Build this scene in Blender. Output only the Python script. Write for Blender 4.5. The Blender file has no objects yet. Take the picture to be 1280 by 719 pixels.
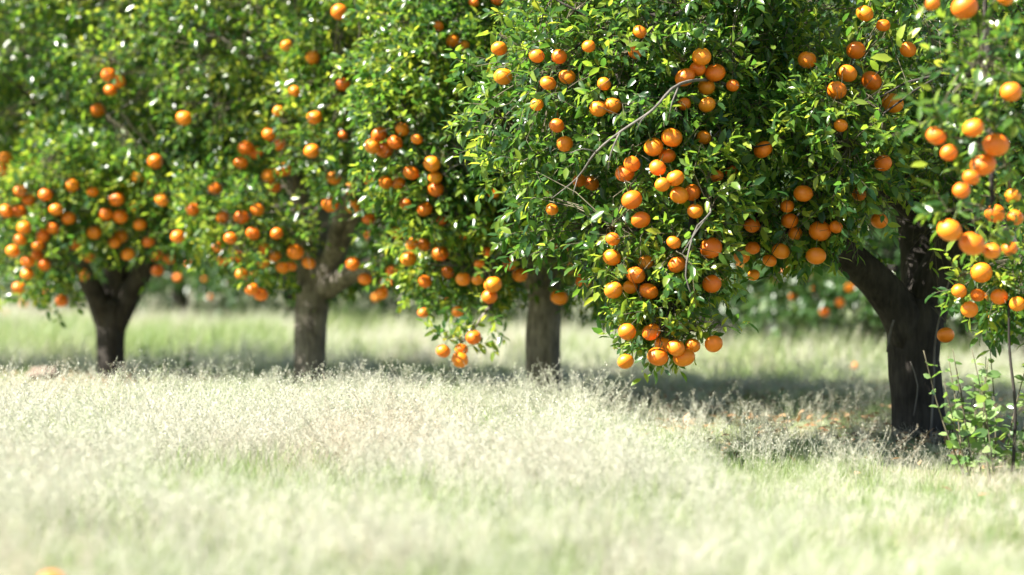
import bpy, math, random
import numpy as np
from mathutils import Matrix, Vector

rng = np.random.default_rng(7)
random.seed(7)
S = bpy.context.scene
COL = S.collection

# ------------------------------------------------------------------ camera
F = 3000.0                      # focal length in pixels of the 1280 px wide photograph
CAMZ, HORIZ = 1.0, 330.0
cd = bpy.data.cameras.new('camera')
cam = bpy.data.objects.new('camera', cd)
COL.objects.link(cam)
cam.location = (0, 0, CAMZ)
cam.rotation_euler = (math.radians(90), 0, 0)
cd.sensor_width = 36.0
cd.lens = F / 1280 * 36
cd.shift_y = (HORIZ - 359.5) / 1280
cd.clip_start, cd.clip_end = 0.05, 2000
cd.dof.use_dof = True
cd.dof.focus_distance = 12.0
cd.dof.aperture_fstop = 1.25
S.camera = cam

# ------------------------------------------------------------------ light
SUN_TO = Vector((-0.60, -0.22, 0.76)).normalized()
w = bpy.data.worlds.new('World')
S.world = w
w.use_nodes = True
nt = w.node_tree
sky = nt.nodes.new('ShaderNodeTexSky')
sky.sky_type = 'NISHITA'
sky.sun_disc = False
sky.sun_elevation = math.asin(SUN_TO.z)
sky.sun_rotation = math.atan2(SUN_TO.x, SUN_TO.y)
bg = nt.nodes['Background']
bg.inputs['Strength'].default_value = 0.05
nt.links.new(sky.outputs[0], bg.inputs['Color'])
sl = bpy.data.lights.new('sun', 'SUN')
sl.energy = 5.0
sl.angle = math.radians(0.5)
sl.color = (1.0, 0.955, 0.87)
so = bpy.data.objects.new('sun', sl)
COL.objects.link(so)
so.rotation_euler = (-SUN_TO).to_track_quat('-Z', 'Y').to_euler()
S.view_settings.view_transform = 'Standard'
S.view_settings.look = 'None'
S.view_settings.gamma = 1.0
S.view_settings.exposure = 2.1
S.cycles.max_bounces = 6
S.cycles.transmission_bounces = 3
S.cycles.diffuse_bounces = 2
S.cycles.use_denoising = True


def at(px, py, Y):
    return np.array([(px - 640) / F * Y, Y, CAMZ + (HORIZ - py) / F * Y])


# ------------------------------------------------------------------ materials
def mat(name):
    m = bpy.data.materials.new(name)
    m.use_nodes = True
    n = m.node_tree.nodes
    n.clear()
    return m, n, m.node_tree.links


def ramp(n, stops):
    r = n.new('ShaderNodeValToRGB')
    while len(r.color_ramp.elements) < len(stops):
        r.color_ramp.elements.new(0.5)
    for e, (p, c) in zip(r.color_ramp.elements, stops):
        e.position = p
        e.color = (*c, 1)
    return r


def leafy(name, stops, trans_stops, tw, rough, noise_scale=1.1, noise_amt=0.55, spec=0.5):
    """thin leaf: glossy diffuse front plus light let through"""
    m, n, l = mat(name)
    out = n.new('ShaderNodeOutputMaterial')
    geo = n.new('ShaderNodeNewGeometry')
    oi = n.new('ShaderNodeObjectInfo')
    add = n.new('ShaderNodeMath'); add.operation = 'ADD'
    l.new(geo.outputs['Random Per Island'], add.inputs[0]); l.new(oi.outputs['Random'], add.inputs[1])
    fr = n.new('ShaderNodeMath'); fr.operation = 'FRACT'
    l.new(add.outputs[0], fr.inputs[0])
    nz = n.new('ShaderNodeTexNoise'); nz.inputs['Scale'].default_value = noise_scale
    nz.inputs['Detail'].default_value = 3
    l.new(geo.outputs['Position'], nz.inputs['Vector'])
    mx = n.new('ShaderNodeMix'); mx.data_type = 'FLOAT'
    mx.inputs[0].default_value = noise_amt
    l.new(fr.outputs[0], mx.inputs[2])
    mr = n.new('ShaderNodeMapRange')
    mr.inputs['From Min'].default_value = 0.3; mr.inputs['From Max'].default_value = 0.7
    l.new(nz.outputs['Fac'], mr.inputs['Value'])
    l.new(mr.outputs[0], mx.inputs[3])
    r1, r2 = ramp(n, stops), ramp(n, trans_stops)
    l.new(mx.outputs[0], r1.inputs[0]); l.new(mx.outputs[0], r2.inputs[0])
    p = n.new('ShaderNodeBsdfPrincipled')
    p.inputs['Roughness'].default_value = rough
    p.inputs['Specular IOR Level'].default_value = spec
    l.new(r1.outputs[0], p.inputs['Base Color'])
    t = n.new('ShaderNodeBsdfTranslucent')
    l.new(r2.outputs[0], t.inputs['Color'])
    ms = n.new('ShaderNodeMixShader'); ms.inputs[0].default_value = tw
    l.new(p.outputs[0], ms.inputs[1]); l.new(t.outputs[0], ms.inputs[2])
    l.new(ms.outputs[0], out.inputs['Surface'])
    return m


M_LEAF = leafy('citrus_leaf',
               [(0.0, (.014, .042, .012)), (0.42, (.030, .078, .022)), (0.62, (.080, .155, .028)), (0.86, (.22, .28, .038)), (1.0, (.36, .35, .055))],
               [(0.0, (.06, .16, .02)), (0.42, (.12, .28, .03)), (0.62, (.32, .50, .04)), (0.86, (.60, .64, .06)), (1.0, (.72, .66, .08))],
               0.45, 0.27, noise_scale=1.4, noise_amt=0.36, spec=0.5)
M_YOUNG = leafy('young_citrus_leaf', [(0.0, (.16, .26, .03)), (1.0, (.30, .34, .04))], [(0.0, (.40, .56, .05)), (1.0, (.66, .66, .07))], 0.45, 0.3)
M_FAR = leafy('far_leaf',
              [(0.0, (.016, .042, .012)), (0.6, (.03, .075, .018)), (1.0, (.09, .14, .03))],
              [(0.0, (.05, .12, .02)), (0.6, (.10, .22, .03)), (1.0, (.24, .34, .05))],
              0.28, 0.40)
M_WEED = leafy('weed_leaf',
               [(0.0, (.06, .12, .04)), (0.5, (.13, .21, .07)), (1.0, (.26, .33, .14))],
               [(0.0, (.16, .36, .04)), (0.5, (.28, .48, .06)), (1.0, (.45, .55, .10))],
               0.35, 0.22, 3.0, 0.3)
M_DRY = leafy('dry_grass',
              [(0.0, (.42, .33, .22)), (0.3, (.48, .44, .34)), (0.6, (.50, .50, .41)), (0.8, (.42, .45, .30)), (1.0, (.30, .37, .18))],
              [(0.0, (.44, .38, .28)), (0.5, (.52, .53, .43)), (1.0, (.44, .50, .26))],
              0.4, 0.5, 0.75, 0.6, 0.3)
M_GREEN = leafy('green_grass',
                [(0.0, (.12, .19, .06)), (0.5, (.21, .28, .11)), (1.0, (.39, .39, .24))],
                [(0.0, (.22, .36, .08)), (0.5, (.34, .45, .14)), (1.0, (.50, .52, .29))],
                0.4, 0.42, 0.8, 0.5, 0.4)
M_LITTER = leafy('leaf_litter', [(0.0, (.16, .09, .045)), (0.5, (.30, .17, .08)), (1.0, (.42, .26, .13))],
                 [(0.0, (.2, .1, .04)), (1.0, (.45, .25, .1))], 0.2, 0.6)


def bark(name, dark, light, strength=0.6):
    m, n, l = mat(name)
    out = n.new('ShaderNodeOutputMaterial')
    p = n.new('ShaderNodeBsdfPrincipled')
    p.inputs['Roughness'].default_value = 0.9
    p.inputs['Specular IOR Level'].default_value = 0.2
    tc = n.new('ShaderNodeNewGeometry')
    mp = n.new('ShaderNodeMapping'); mp.inputs['Scale'].default_value = (1, 1, 0.22)
    l.new(tc.outputs['Position'], mp.inputs[0])
    a = n.new('ShaderNodeTexNoise'); a.inputs['Scale'].default_value = 38; a.inputs['Detail'].default_value = 6
    b = n.new('ShaderNodeTexNoise'); b.inputs['Scale'].default_value = 7; b.inputs['Detail'].default_value = 4
    l.new(mp.outputs[0], a.inputs['Vector']); l.new(tc.outputs['Position'], b.inputs['Vector'])
    mx = n.new('ShaderNodeMix'); mx.data_type = 'FLOAT'; mx.inputs[0].default_value = 0.5
    l.new(a.outputs['Fac'], mx.inputs[2]); l.new(b.outputs['Fac'], mx.inputs[3])
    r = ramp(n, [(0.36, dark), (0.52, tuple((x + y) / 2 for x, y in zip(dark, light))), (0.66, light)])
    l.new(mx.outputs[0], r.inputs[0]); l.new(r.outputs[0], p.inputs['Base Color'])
    bp = n.new('ShaderNodeBump'); bp.inputs['Strength'].default_value = strength; bp.inputs['Distance'].default_value = 0.02
    l.new(a.outputs['Fac'], bp.inputs['Height']); l.new(bp.outputs[0], p.inputs['Normal'])
    l.new(p.outputs[0], out.inputs['Surface'])
    return m


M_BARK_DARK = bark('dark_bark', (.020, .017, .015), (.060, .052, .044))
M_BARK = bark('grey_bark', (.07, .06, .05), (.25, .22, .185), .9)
M_TWIG = bark('twig_bark', (.06, .055, .035), (.16, .14, .09), 0.2)
M_BARE = bark('bare_twig_bark', (.09, .08, .07), (.21, .19, .165), 0.2)


def orange_mat():
    m, n, l = mat('orange_peel')
    out = n.new('ShaderNodeOutputMaterial')
    p = n.new('ShaderNodeBsdfPrincipled')
    oi = n.new('ShaderNodeObjectInfo')
    tc = n.new('ShaderNodeTexCoord')
    nz = n.new('ShaderNodeTexNoise'); nz.inputs['Scale'].default_value = 14; nz.inputs['Detail'].default_value = 3
    l.new(tc.outputs['Object'], nz.inputs['Vector'])
    ad = n.new('ShaderNodeMix'); ad.data_type = 'FLOAT'; ad.inputs[0].default_value = 0.3
    l.new(oi.outputs['Random'], ad.inputs[2]); l.new(nz.outputs['Fac'], ad.inputs[3])
    r = ramp(n, [(0.05, (.72, .135, .006)), (0.45, (.80, .19, .008)), (0.8, (.83, .245, .010)), (1.0, (.80, .34, .02))])
    l.new(ad.outputs[0], r.inputs[0])
    l.new(r.outputs[0], p.inputs['Base Color'])
    p.inputs['Roughness'].default_value = 0.38
    p.inputs['Subsurface Weight'].default_value = 0.12
    p.inputs['Subsurface Radius'].default_value = (0.01, 0.004, 0.001)
    v = n.new('ShaderNodeTexVoronoi'); v.inputs['Scale'].default_value = 420
    l.new(tc.outputs['Object'], v.inputs['Vector'])
    bp = n.new('ShaderNodeBump'); bp.inputs['Strength'].default_value = 0.25; bp.inputs['Distance'].default_value = 0.001
    l.new(v.outputs['Distance'], bp.inputs['Height']); l.new(bp.outputs[0], p.inputs['Normal'])
    l.new(p.outputs[0], out.inputs['Surface'])
    return m


M_ORANGE = orange_mat()


def plain(name, c, rough=0.7):
    m, n, l = mat(name)
    out = n.new('ShaderNodeOutputMaterial')
    p = n.new('ShaderNodeBsdfPrincipled')
    p.inputs['Roughness'].default_value = rough
    nz = n.new('ShaderNodeTexNoise'); nz.inputs['Scale'].default_value = 30
    r = ramp(n, [(0.3, tuple(x * .75 for x in c)), (0.7, tuple(min(1, x * 1.2) for x in c))])
    l.new(nz.outputs['Fac'], r.inputs[0]); l.new(r.outputs[0], p.inputs['Base Color'])
    l.new(p.outputs[0], out.inputs['Surface'])
    return m


M_STALK = plain('green_stalk', (.10, .14, .04))
M_CLOD = plain('soil_clod', (.17, .13, .10), 0.95)


def ground_mat():
    m, n, l = mat('orchard_ground')
    out = n.new('ShaderNodeOutputMaterial')
    p = n.new('ShaderNodeBsdfPrincipled'); p.inputs['Roughness'].default_value = 0.95
    p.inputs['Specular IOR Level'].default_value = 0.1
    g = n.new('ShaderNodeNewGeometry')
    a = n.new('ShaderNodeTexNoise'); a.inputs['Scale'].default_value = 0.55; a.inputs['Detail'].default_value = 5
    b = n.new('ShaderNodeTexNoise'); b.inputs['Scale'].default_value = 14; b.inputs['Detail'].default_value = 6
    l.new(g.outputs['Position'], a.inputs['Vector']); l.new(g.outputs['Position'], b.inputs['Vector'])
    mx = n.new('ShaderNodeMix'); mx.data_type = 'FLOAT'; mx.inputs[0].default_value = 0.35
    l.new(a.outputs['Fac'], mx.inputs[2]); l.new(b.outputs['Fac'], mx.inputs[3])
    r = ramp(n, [(0.34, (.15, .115, .08)), (0.43, (.22, .20, .125)), (0.54, (.17, .215, .095)), (0.66, (.25, .26, .16))])
    l.new(mx.outputs[0], r.inputs[0]); l.new(r.outputs[0], p.inputs['Base Color'])
    bp = n.new('ShaderNodeBump'); bp.inputs['Strength'].default_value = 0.8; bp.inputs['Distance'].default_value = 0.05
    l.new(b.outputs['Fac'], bp.inputs['Height']); l.new(bp.outputs[0], p.inputs['Normal'])
    l.new(p.outputs[0], out.inputs['Surface'])
    return m


# ------------------------------------------------------------------ mesh helpers
def ordinal(i, n, vert):
    a, b = ('topmost', 'lowest') if vert else ('leftmost', 'rightmost')
    c, e = ('top', 'bottom') if vert else ('left', 'right')
    if i == 0:
        return a
    if i == n - 1:
        return b
    if n % 2 and i == n // 2:
        return 'middle one'
    num = ['', 'second', 'third', 'fourth', 'fifth', 'sixth']
    return f'{num[i]} from {c}' if i < n / 2 else f'{num[n - 1 - i]} from {e}'


def link(name, data, m=None, parent=None):
    o = bpy.data.objects.new(name, data)
    COL.objects.link(o)
    if m is not None and data is not None and not data.materials:
        data.materials.append(m)
    if parent is not None:
        o.parent = parent
    return o


def mesh_np(name, v, faces, smooth=True):
    """faces: list of (n,k) int arrays"""
    me = bpy.data.meshes.new(name)
    v = np.asarray(v, dtype=np.float32)
    me.vertices.add(len(v))
    me.vertices.foreach_set('co', v.ravel())
    faces = [np.asarray(f, dtype=np.int32) for f in faces if len(f)]
    loops = np.concatenate([f.ravel() for f in faces])
    tot = np.concatenate([np.full(len(f), f.shape[1], np.int32) for f in faces])
    start = np.concatenate([[0], np.cumsum(tot)[:-1]]).astype(np.int32)
    me.loops.add(len(loops))
    me.loops.foreach_set('vertex_index', loops)
    me.polygons.add(len(tot))
    me.polygons.foreach_set('loop_start', start)
    me.polygons.foreach_set('loop_total', tot)
    me.polygons.foreach_set('use_smooth', np.full(len(tot), smooth))
    me.update(calc_edges=True)
    return me


def tag(o, label=None, cat=None, group=None, kind=None):
    for k, x in (('label', label), ('category', cat), ('group', group), ('kind', kind)):
        if x:
            o[k] = x
    return o


def unit(a):
    return a / np.maximum(np.linalg.norm(a, axis=-1, keepdims=True), 1e-9)


def catmull(pts, rad, step=0.07):
    pts = np.asarray(pts, float); rad = np.asarray(rad, float)
    P = np.vstack([2 * pts[0] - pts[1], pts, 2 * pts[-1] - pts[-2]])
    out, ro = [], []
    for i in range(len(pts) - 1):
        p0, p1, p2, p3 = P[i:i + 4]
        k = max(2, int(np.linalg.norm(p2 - p1) / step))
        for j in range(k):
            t = j / k
            out.append(0.5 * (2 * p1 + (p2 - p0) * t + (2 * p0 - 5 * p1 + 4 * p2 - p3) * t * t + (3 * p1 - p0 - 3 * p2 + p3) * t ** 3))
            ro.append(rad[i] * (1 - t) + rad[i + 1] * t)
    out.append(pts[-1]); ro.append(rad[-1])
    return np.array(out), np.array(ro)


def tube(pts, rad, sides=12, rough=0.0, seed=0):
    """tube along a polyline with lumpy radius, ends capped"""
    r_ = np.random.default_rng(seed)
    n = len(pts)
    tan = unit(np.gradient(pts, axis=0))
    u = np.array([1.0, 0.3, 0.1]); u = unit(np.cross(tan[0], u))
    vs = []
    ph = r_.uniform(0, 6.28, 4)
    ang = np.arange(sides) / sides * 2 * math.pi
    for i in range(n):
        u = unit(u - tan[i] * np.dot(u, tan[i]))
        b = np.cross(tan[i], u)
        h = i * 0.35
        lump = 1 + rough * (0.5 * np.sin(2 * ang + ph[0] + h * .4) + 0.45 * np.sin(3 * ang + ph[1] - h * .3) + 0.35 * np.sin(5 * ang + ph[2] + h) + 0.3 * math.sin(h * 1.7 + ph[3]) + r_.uniform(-.3, .3, sides))
        rr = rad[i] * lump
        vs.append(pts[i] + np.outer(np.cos(ang) * rr, u) + np.outer(np.sin(ang) * rr, b))
    v = np.vstack(vs)
    q = []
    for i in range(n - 1):
        for j in range(sides):
            a, c = i * sides + j, i * sides + (j + 1) % sides
            q.append((a, c, c + sides, a + sides))
    v = np.vstack([v, pts[:1], pts[-1:]])
    t = [(len(v) - 2, (j + 1) % sides, j) for j in range(sides)]
    o = (n - 1) * sides
    t += [(len(v) - 1, o + j, o + (j + 1) % sides) for j in range(sides)]
    return v, np.array(q), np.array(t)


def twig_mesh(a, b, ra, rb, bend, T=(0, .35, .7, 1.0)):
    """many thin three-sided twigs from a to b (N,3), with a bend vector"""
    N = len(a)
    T = np.array(T)
    K = len(T)
    mid = (a + b) / 2 + bend
    P = np.stack([(1 - t) ** 2 * a + 2 * t * (1 - t) * mid + t * t * b for t in T], 1)      # N,4,3
    d = unit(b - a)
    u = unit(np.cross(d, np.array([0.31, 0.52, 0.79])))
    w_ = np.cross(d, u)
    R = np.stack([ra * (1 - t) + rb * t for t in T], 1)
    ang = np.arange(3) * 2.0944
    ring = u[:, None, None, :] * np.cos(ang)[None, None, :, None] + w_[:, None, None, :] * np.sin(ang)[None, None, :, None]
    V = P[:, :, None, :] + ring * R[:, :, None, None]
    q = []
    for i in range(K - 1):
        for j in range(3):
            q.append((i * 3 + j, i * 3 + (j + 1) % 3, i * 3 + 3 + (j + 1) % 3, i * 3 + 3 + j))
    q = np.array(q)
    Q = (np.arange(N)[:, None, None] * (3 * K) + q[None]).reshape(-1, 4)
    return V.reshape(-1, 3), Q


# leaf templates: (along, side, up) on a unit-long leaf
LEAF8 = (np.array([(0, 0, 0), (.36, 0, -.018), (.72, 0, -.01), (1.0, 0, -.10),
                   (.33, .20, .045), (.72, .155, .03), (.33, -.20, .045), (.72, -.155, .03)]),
         np.array([(0, 1, 4), (3, 5, 2), (0, 6, 1), (3, 2, 7)]), np.array([(1, 2, 5, 4), (1, 6, 7, 2)]))
LEAF4 = (np.array([(0, 0, 0), (.48, 0, -.015), (1.0, 0, -.08), (.46, .22, .045), (.46, -.22, .045)]),
         np.array([(0, 1, 3), (1, 2, 3), (0, 4, 1), (1, 4, 2)]), np.zeros((0, 4), int))
LEAF2 = (np.array([(0, 0, 0), (.5, .23, .04), (1.0, 0, -.05), (.5, -.23, .04)]),
         np.array([(0, 2, 1), (0, 3, 2)]), np.zeros((0, 4), int))


def leaf_frames(d, up):
    s = unit(np.cross(up, d))
    return d, s, np.cross(d, s)


def leaves_mesh(name, tpl, pos, d, s, n, L, W):
    tv, tt, tq = tpl
    V = pos[:, None, :] + L[:, None, None] * (tv[None, :, 0:1] * d[:, None, :] + tv[None, :, 1:2] * (s * W[:, None])[:, None, :] + tv[None, :, 2:3] * n[:, None, :])
    k = len(tv)
    off = np.arange(len(pos))[:, None, None] * k
    return mesh_np(name, V.reshape(-1, 3), [(off + tt[None]).reshape(-1, 3), (off + tq[None]).reshape(-1, 4)])


def single_leaf_mesh(name, m):
    tv = LEAF8[0]
    me = mesh_np(name, tv, [LEAF8[1], LEAF8[2]])
    me.materials.append(m)
    return me


LEAF_DATA = single_leaf_mesh('leaf', M_LEAF)
WEED_DATA = single_leaf_mesh('weed_leaf', M_WEED)
WEED_DATA.vertices.foreach_set('co', (LEAF8[0] * np.array([1, 1.5, 1])).astype(np.float32).ravel())


# value noise for clumping the shoots
_lat = rng.random((32, 32, 32))


def vnoise(p, sc):
    q = p * sc + 100.3
    i = np.floor(q).astype(int); f = q - i
    f = f * f * (3 - 2 * f)
    out = 0
    for dx in (0, 1):
        for dy in (0, 1):
            for dz in (0, 1):
                wgt = (f[:, 0] if dx else 1 - f[:, 0]) * (f[:, 1] if dy else 1 - f[:, 1]) * (f[:, 2] if dz else 1 - f[:, 2])
                out = out + wgt * _lat[(i[:, 0] + dx) % 32, (i[:, 1] + dy) % 32, (i[:, 2] + dz) % 32]
    return out


# ------------------------------------------------------------------ ground
def ground_z(y):
    return np.where(y > 24, 0.0125 * (y - 24), 0.0) + np.where(y > 70, -0.0125 * (y - 70), 0)


xs = np.concatenate([np.linspace(-400, -30, 12), np.linspace(-28, 28, 113), np.linspace(30, 400, 12)])
ys = np.concatenate([np.linspace(-60, 2, 8), np.linspace(3, 60, 172), np.linspace(64, 900, 30)])
gx, gy = np.meshgrid(xs, ys)
gp = np.stack([gx.ravel(), gy.ravel(), np.zeros(gx.size)], 1)
near = (np.abs(gp[:, 0]) < 29) & (gp[:, 1] > 2) & (gp[:, 1] < 62)
gp[:, 2] = ground_z(gp[:, 1]) + np.where(near, 0.05 * (vnoise(gp, 1.1) - 0.5), 0)
ii = np.arange(len(ys) - 1)[:, None] * len(xs) + np.arange(len(xs) - 1)[None]
gq = np.stack([ii, ii + 1, ii + 1 + len(xs), ii + len(xs)], -1).reshape(-1, 4)
tag(link('ground', mesh_np('ground', gp, [gq]), ground_mat()), kind='structure')


# ------------------------------------------------------------------ trees
class Tree:
    pass


def blobs_px(lst):
    """(px, py, Y, rx, ry, rz)"""
    return np.array([[*at(b[0], b[1], b[2]), b[3], b[4], b[5]] for b in lst])


def first_hit(bl, px, py):
    d = at(px, py, 1.0) - np.array([0, 0, CAMZ])
    o = np.array([0, 0, CAMZ])
    oc = (o - bl[:, :3]) / bl[:, 3:]
    dd = d / bl[:, 3:]
    a = (dd * dd).sum(1); b = (oc * dd).sum(1); c = (oc * oc).sum(1) - 1
    disc = b * b - a * c
    t = np.where(disc > 0, (-b - np.sqrt(np.maximum(disc, 0))) / a, 1e9)
    return t.min()


def sample_shoots(bl, n, r_, weights=None, gate=0.42):
    """points in the outer shell of a union of ellipsoids, gathered in clumps"""
    area = bl[:, 3] * bl[:, 4] + bl[:, 3] * bl[:, 5] + bl[:, 4] * bl[:, 5]
    if weights is not None:
        area = area * np.asarray(weights)
    pr = area / area.sum()
    P, Nn = [], []
    tot = 0
    while tot < n:
        k = n * 3
        b = r_.choice(len(bl), k, p=pr)
        dirn = unit(r_.normal(size=(k, 3)))
        fr = 1.04 - 0.5 * r_.random(k) ** 1.7
        lump = 1 + 0.20 * (vnoise(dirn * 2 + b[:, None] * 3.1, 1.6) - 0.5) * 2
        p = bl[b, :3] + dirn * bl[b, 3:] * (fr * lump)[:, None]
        nr = unit(dirn / bl[b, 3:])
        ok = vnoise(p, 2.6) * 0.6 + vnoise(p + 7, 5.3) * 0.4 + r_.uniform(-.08, .08, k) > gate
        for j in range(len(bl)):
            q = ((p - bl[j, :3]) / bl[j, 3:])
            ok &= ((q * q).sum(1) > 0.40) | (b == j)
        P.append(p[ok]); Nn.append(nr[ok]); tot += ok.sum()
    return np.vstack(P)[:n], np.vstack(Nn)[:n]


def leaves_on_shoots(base, dirn, length, per, r_, lsize):
    N = len(base)
    t = (np.arange(per) + 0.6) / per
    t = np.broadcast_to(t, (N, per)) + r_.uniform(-.05, .05, (N, per))
    pos = base[:, None] + dirn[:, None] * (t * length[:, None])[..., None]
    u = unit(np.cross(dirn, np.array([.2, .3, .93]) + r_.normal(size=(N, 3)) * .2))
    v = np.cross(dirn, u)
    ph = r_.uniform(0, 6.28, (N, 1)) + np.arange(per) * 2.4
    rad = u[:, None] * np.cos(ph)[..., None] + v[:, None] * np.sin(ph)[..., None]
    d = unit(rad * 0.85 + dirn[:, None] * (0.35 + 0.6 * t)[..., None] + np.array([0, 0, -.18]) + r_.normal(size=(N, per, 3)) * .22)
    up = unit(np.array([-.18, -.30, 1.0]) + r_.normal(size=(N, per, 3)) * .62)
    L = lsize * r_.uniform(.65, 1.25, (N, per))
    W = r_.uniform(.82, 1.2, (N, per))
    f = lambda a: a.reshape(-1, a.shape[-1])
    d, s, n = leaf_frames(f(d), f(up))
    return f(pos), d, s, n, L.ravel(), W.ravel()


def grow(tree, r_, n_boughs, pts):
    """boughs from the limb skeleton out to a sample of the shoots; returns node cloud"""
    nodes = [tree.nodes]
    rads = [tree.nrad]
    segs_a, segs_b, ra, rb = [], [], [], []
    sel = pts[r_.choice(len(pts), min(n_boughs, len(pts)), replace=False)]
    sel = sel[np.argsort(np.linalg.norm(sel - tree.heart, axis=1))]
    for p in sel:
        allp = np.vstack(nodes); allr = np.concatenate(rads)
        dd = np.linalg.norm(allp - p, axis=1) + 0.4 * (allr < .008)
        j = dd.argmin(); a = allp[j]
        if dd[j] < .12:
            continue
        r0 = min(allr[j] * .7, .006 + .012 * dd[j])
        m = (a + p) / 2 + np.array([0, 0, .12]) * dd[j] + r_.normal(size=3) * .08 * dd[j]
        k = max(3, int(dd[j] / .12))
        t = np.linspace(0, 1, k)[:, None]
        path = (1 - t) ** 2 * a + 2 * t * (1 - t) * m + t * t * p
        rr = r0 * (1 - t[:, 0]) + .004 * t[:, 0]
        tree.boughs.append((path, rr))
        nodes.append(path[1:]); rads.append(rr[1:])
    return np.vstack(nodes), np.concatenate(rads)


def build_tree(name, label, base, limbs, blobs, n_shoots, per, tpl, lsize, bark_m, oranges=(), parts=0, leaf_m=M_LEAF,
               group=None, seed=1, weights=None, n_boughs=90, gate=0.50, twigs=True, extra_bare=(), category='tree'):
    r_ = np.random.default_rng(seed)
    root = bpy.data.objects.new(name, None)
    COL.objects.link(root)
    root.location = base
    root.empty_display_size = 0.3
    tag(root, label, category, group)
    inv = np.asarray(base, float)
    T = Tree(); T.boughs = []
    nn, rr_ = [], []
    for i, (pts, rad) in enumerate(limbs):
        p, r = catmull(pts, rad)
        v, q, t = tube(p, r, 16 if i == 0 else 12, 0.10 if i == 0 else 0.08, seed * 31 + i)
        link('trunk' if i == 0 else 'limb', mesh_np('trunk' if i == 0 else 'limb', v - inv, [q, t]), bark_m, root)
        if i:
            nn.append(p[len(p) // 3:]); rr_.append(r[len(p) // 3:])
    T.nodes, T.nrad = np.vstack(nn), np.concatenate(rr_)
    T.heart = np.asarray(limbs[0][0][-1])
    P, Nn = sample_shoots(blobs, n_shoots, r_, weights, gate)
    # shaded inner shoots that back the gaps of the outer shell
    k = int(n_shoots * .24)
    bi = r_.choice(len(blobs), k, p=(lambda q: q / q.sum())(np.prod(blobs[:, 3:], axis=1) ** .8))
    dn = unit(r_.normal(size=(k, 3)))
    P = np.vstack([P, blobs[bi, :3] + dn * blobs[bi, 3:] * r_.uniform(.35, .8, k)[:, None]]); Nn = np.vstack([Nn, dn])
    # unseen crown tops are thinned out on purpose, to let more sun through
    tip_ = HORIZ - (P[:, 2] - CAMZ) / P[:, 1] * F
    thin = (tip_ > -50) | (r_.random(len(P)) > .38)
    P, Nn = P[thin], Nn[thin]
    n_own = len(P)
    # the shoots every fruit hangs from
    if len(oranges):
        OP = np.array([o[0] for o in oranges]); OR = np.array([o[1] for o in oranges])
        tops = OP + np.array([0, .03, 0]) + np.c_[np.zeros(len(OR)), np.zeros(len(OR)), OR + .03]
        ex = np.repeat(tops, 3, 0)
        P = np.vstack([P, ex]); Nn = np.vstack([Nn, unit(r_.normal(size=ex.shape) * .8 + np.array([0, .35, .55]))])
    dirn = unit(Nn * .75 + r_.normal(size=P.shape) * .5 + np.array([0, 0, .12]))
    low = (Nn[:, 2] < -.1) & (np.arange(len(P)) < n_own)
    dirn[low] = unit(dirn[low] + np.array([0, 0, -.5]))
    length = r_.uniform(.10, .22, len(P))
    tree_c = np.array(blobs[0][:3])
    nodes, nrad = grow(T, r_, n_boughs, P)
    for path, rr in T.boughs:
        pass
    if T.boughs:
        vs, qs, ts, off = [], [], [], 0
        for k, (path, rr) in enumerate(T.boughs):
            v, q, t = tube(path, rr, 6, 0.0, k)
            vs.append(v); qs.append(q + off); ts.append(t + off); off += len(v)
        o = link('boughs', mesh_np('boughs', np.vstack(vs) - inv, [np.vstack(qs), np.vstack(ts)]), bark_m, root)
        o['kind'] = 'stuff'
    if twigs:
        # every shoot is carried by a twig from the closest bough
        A = np.empty_like(P)
        for c in range(0, len(P), 400):
            dd = ((P[c:c + 400, None] - nodes[None]) ** 2).sum(2)
            A[c:c + 400] = nodes[dd.argmin(1)]
        bend = r_.normal(size=P.shape) * .03 + np.array([0, 0, .05])
        free = np.ones(len(P), bool)
        for (oc, orad, depth) in ALL_FRUIT:
            if np.linalg.norm(tree_c - oc) > 4.5:
                continue
            ax = unit(np.array([0, 0, CAMZ]) - oc)
            for t_ in np.linspace(0, 1, 9):
                rel = A * (1 - t_) + P * t_ + bend * 2 * t_ * (1 - t_) - oc
                tt = np.clip(rel @ ax, 0, depth)
                free &= np.linalg.norm(rel - tt[:, None] * ax, axis=1) > orad * (1.0 if t_ < .9 else .8)
        A, PT, dT, lT, bend = A[free], P[free], dirn[free], length[free], bend[free]
        v, q = twig_mesh(A, PT, np.full(len(PT), .0032), np.full(len(PT), .002), bend, (0, .5, 1.0))
        v2, q2 = twig_mesh(PT, PT + dT * lT[:, None], np.full(len(PT), .002), np.full(len(PT), .001), bend * .2, (0, 1.0))
        o = link('twigs', mesh_np('twigs', np.vstack([v, v2]) - inv, [np.vstack([q, q2 + len(v)])]), M_TWIG, root)
        o['kind'] = 'stuff'
    for pts, rad in extra_bare:
        p, r = catmull(pts, np.array(rad) * .62, .05)
        v, q, t = tube(p, r, 6, 0.1, 3)
        link('bare_twig', mesh_np('bare_twig', v - inv, [q, t]), M_BARE, root)
    pos, d, s, n, L, W = leaves_on_shoots(P, dirn, length, per, r_, lsize)
    keep = np.ones(len(pos), bool)
    cen = pos + d * (L * .5)[:, None]
    for (oc, orad, depth) in ALL_FRUIT:
        if np.linalg.norm((blobs[:, :3] - oc), axis=1).min() > 4:
            continue
        ax = unit(np.array([0, 0, CAMZ]) - oc)
        rel = cen - oc
        tt = np.clip(rel @ ax, 0, depth)
        dist = np.linalg.norm(rel - tt[:, None] * ax, axis=1)
        keep &= dist > orad + .018
    for (bc, br) in CLEAR:
        keep &= np.linalg.norm(cen - bc, axis=1) > br
    pos, d, s, n, L, W, cen = (a[keep] for a in (pos, d, s, n, L, W, cen))
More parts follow.
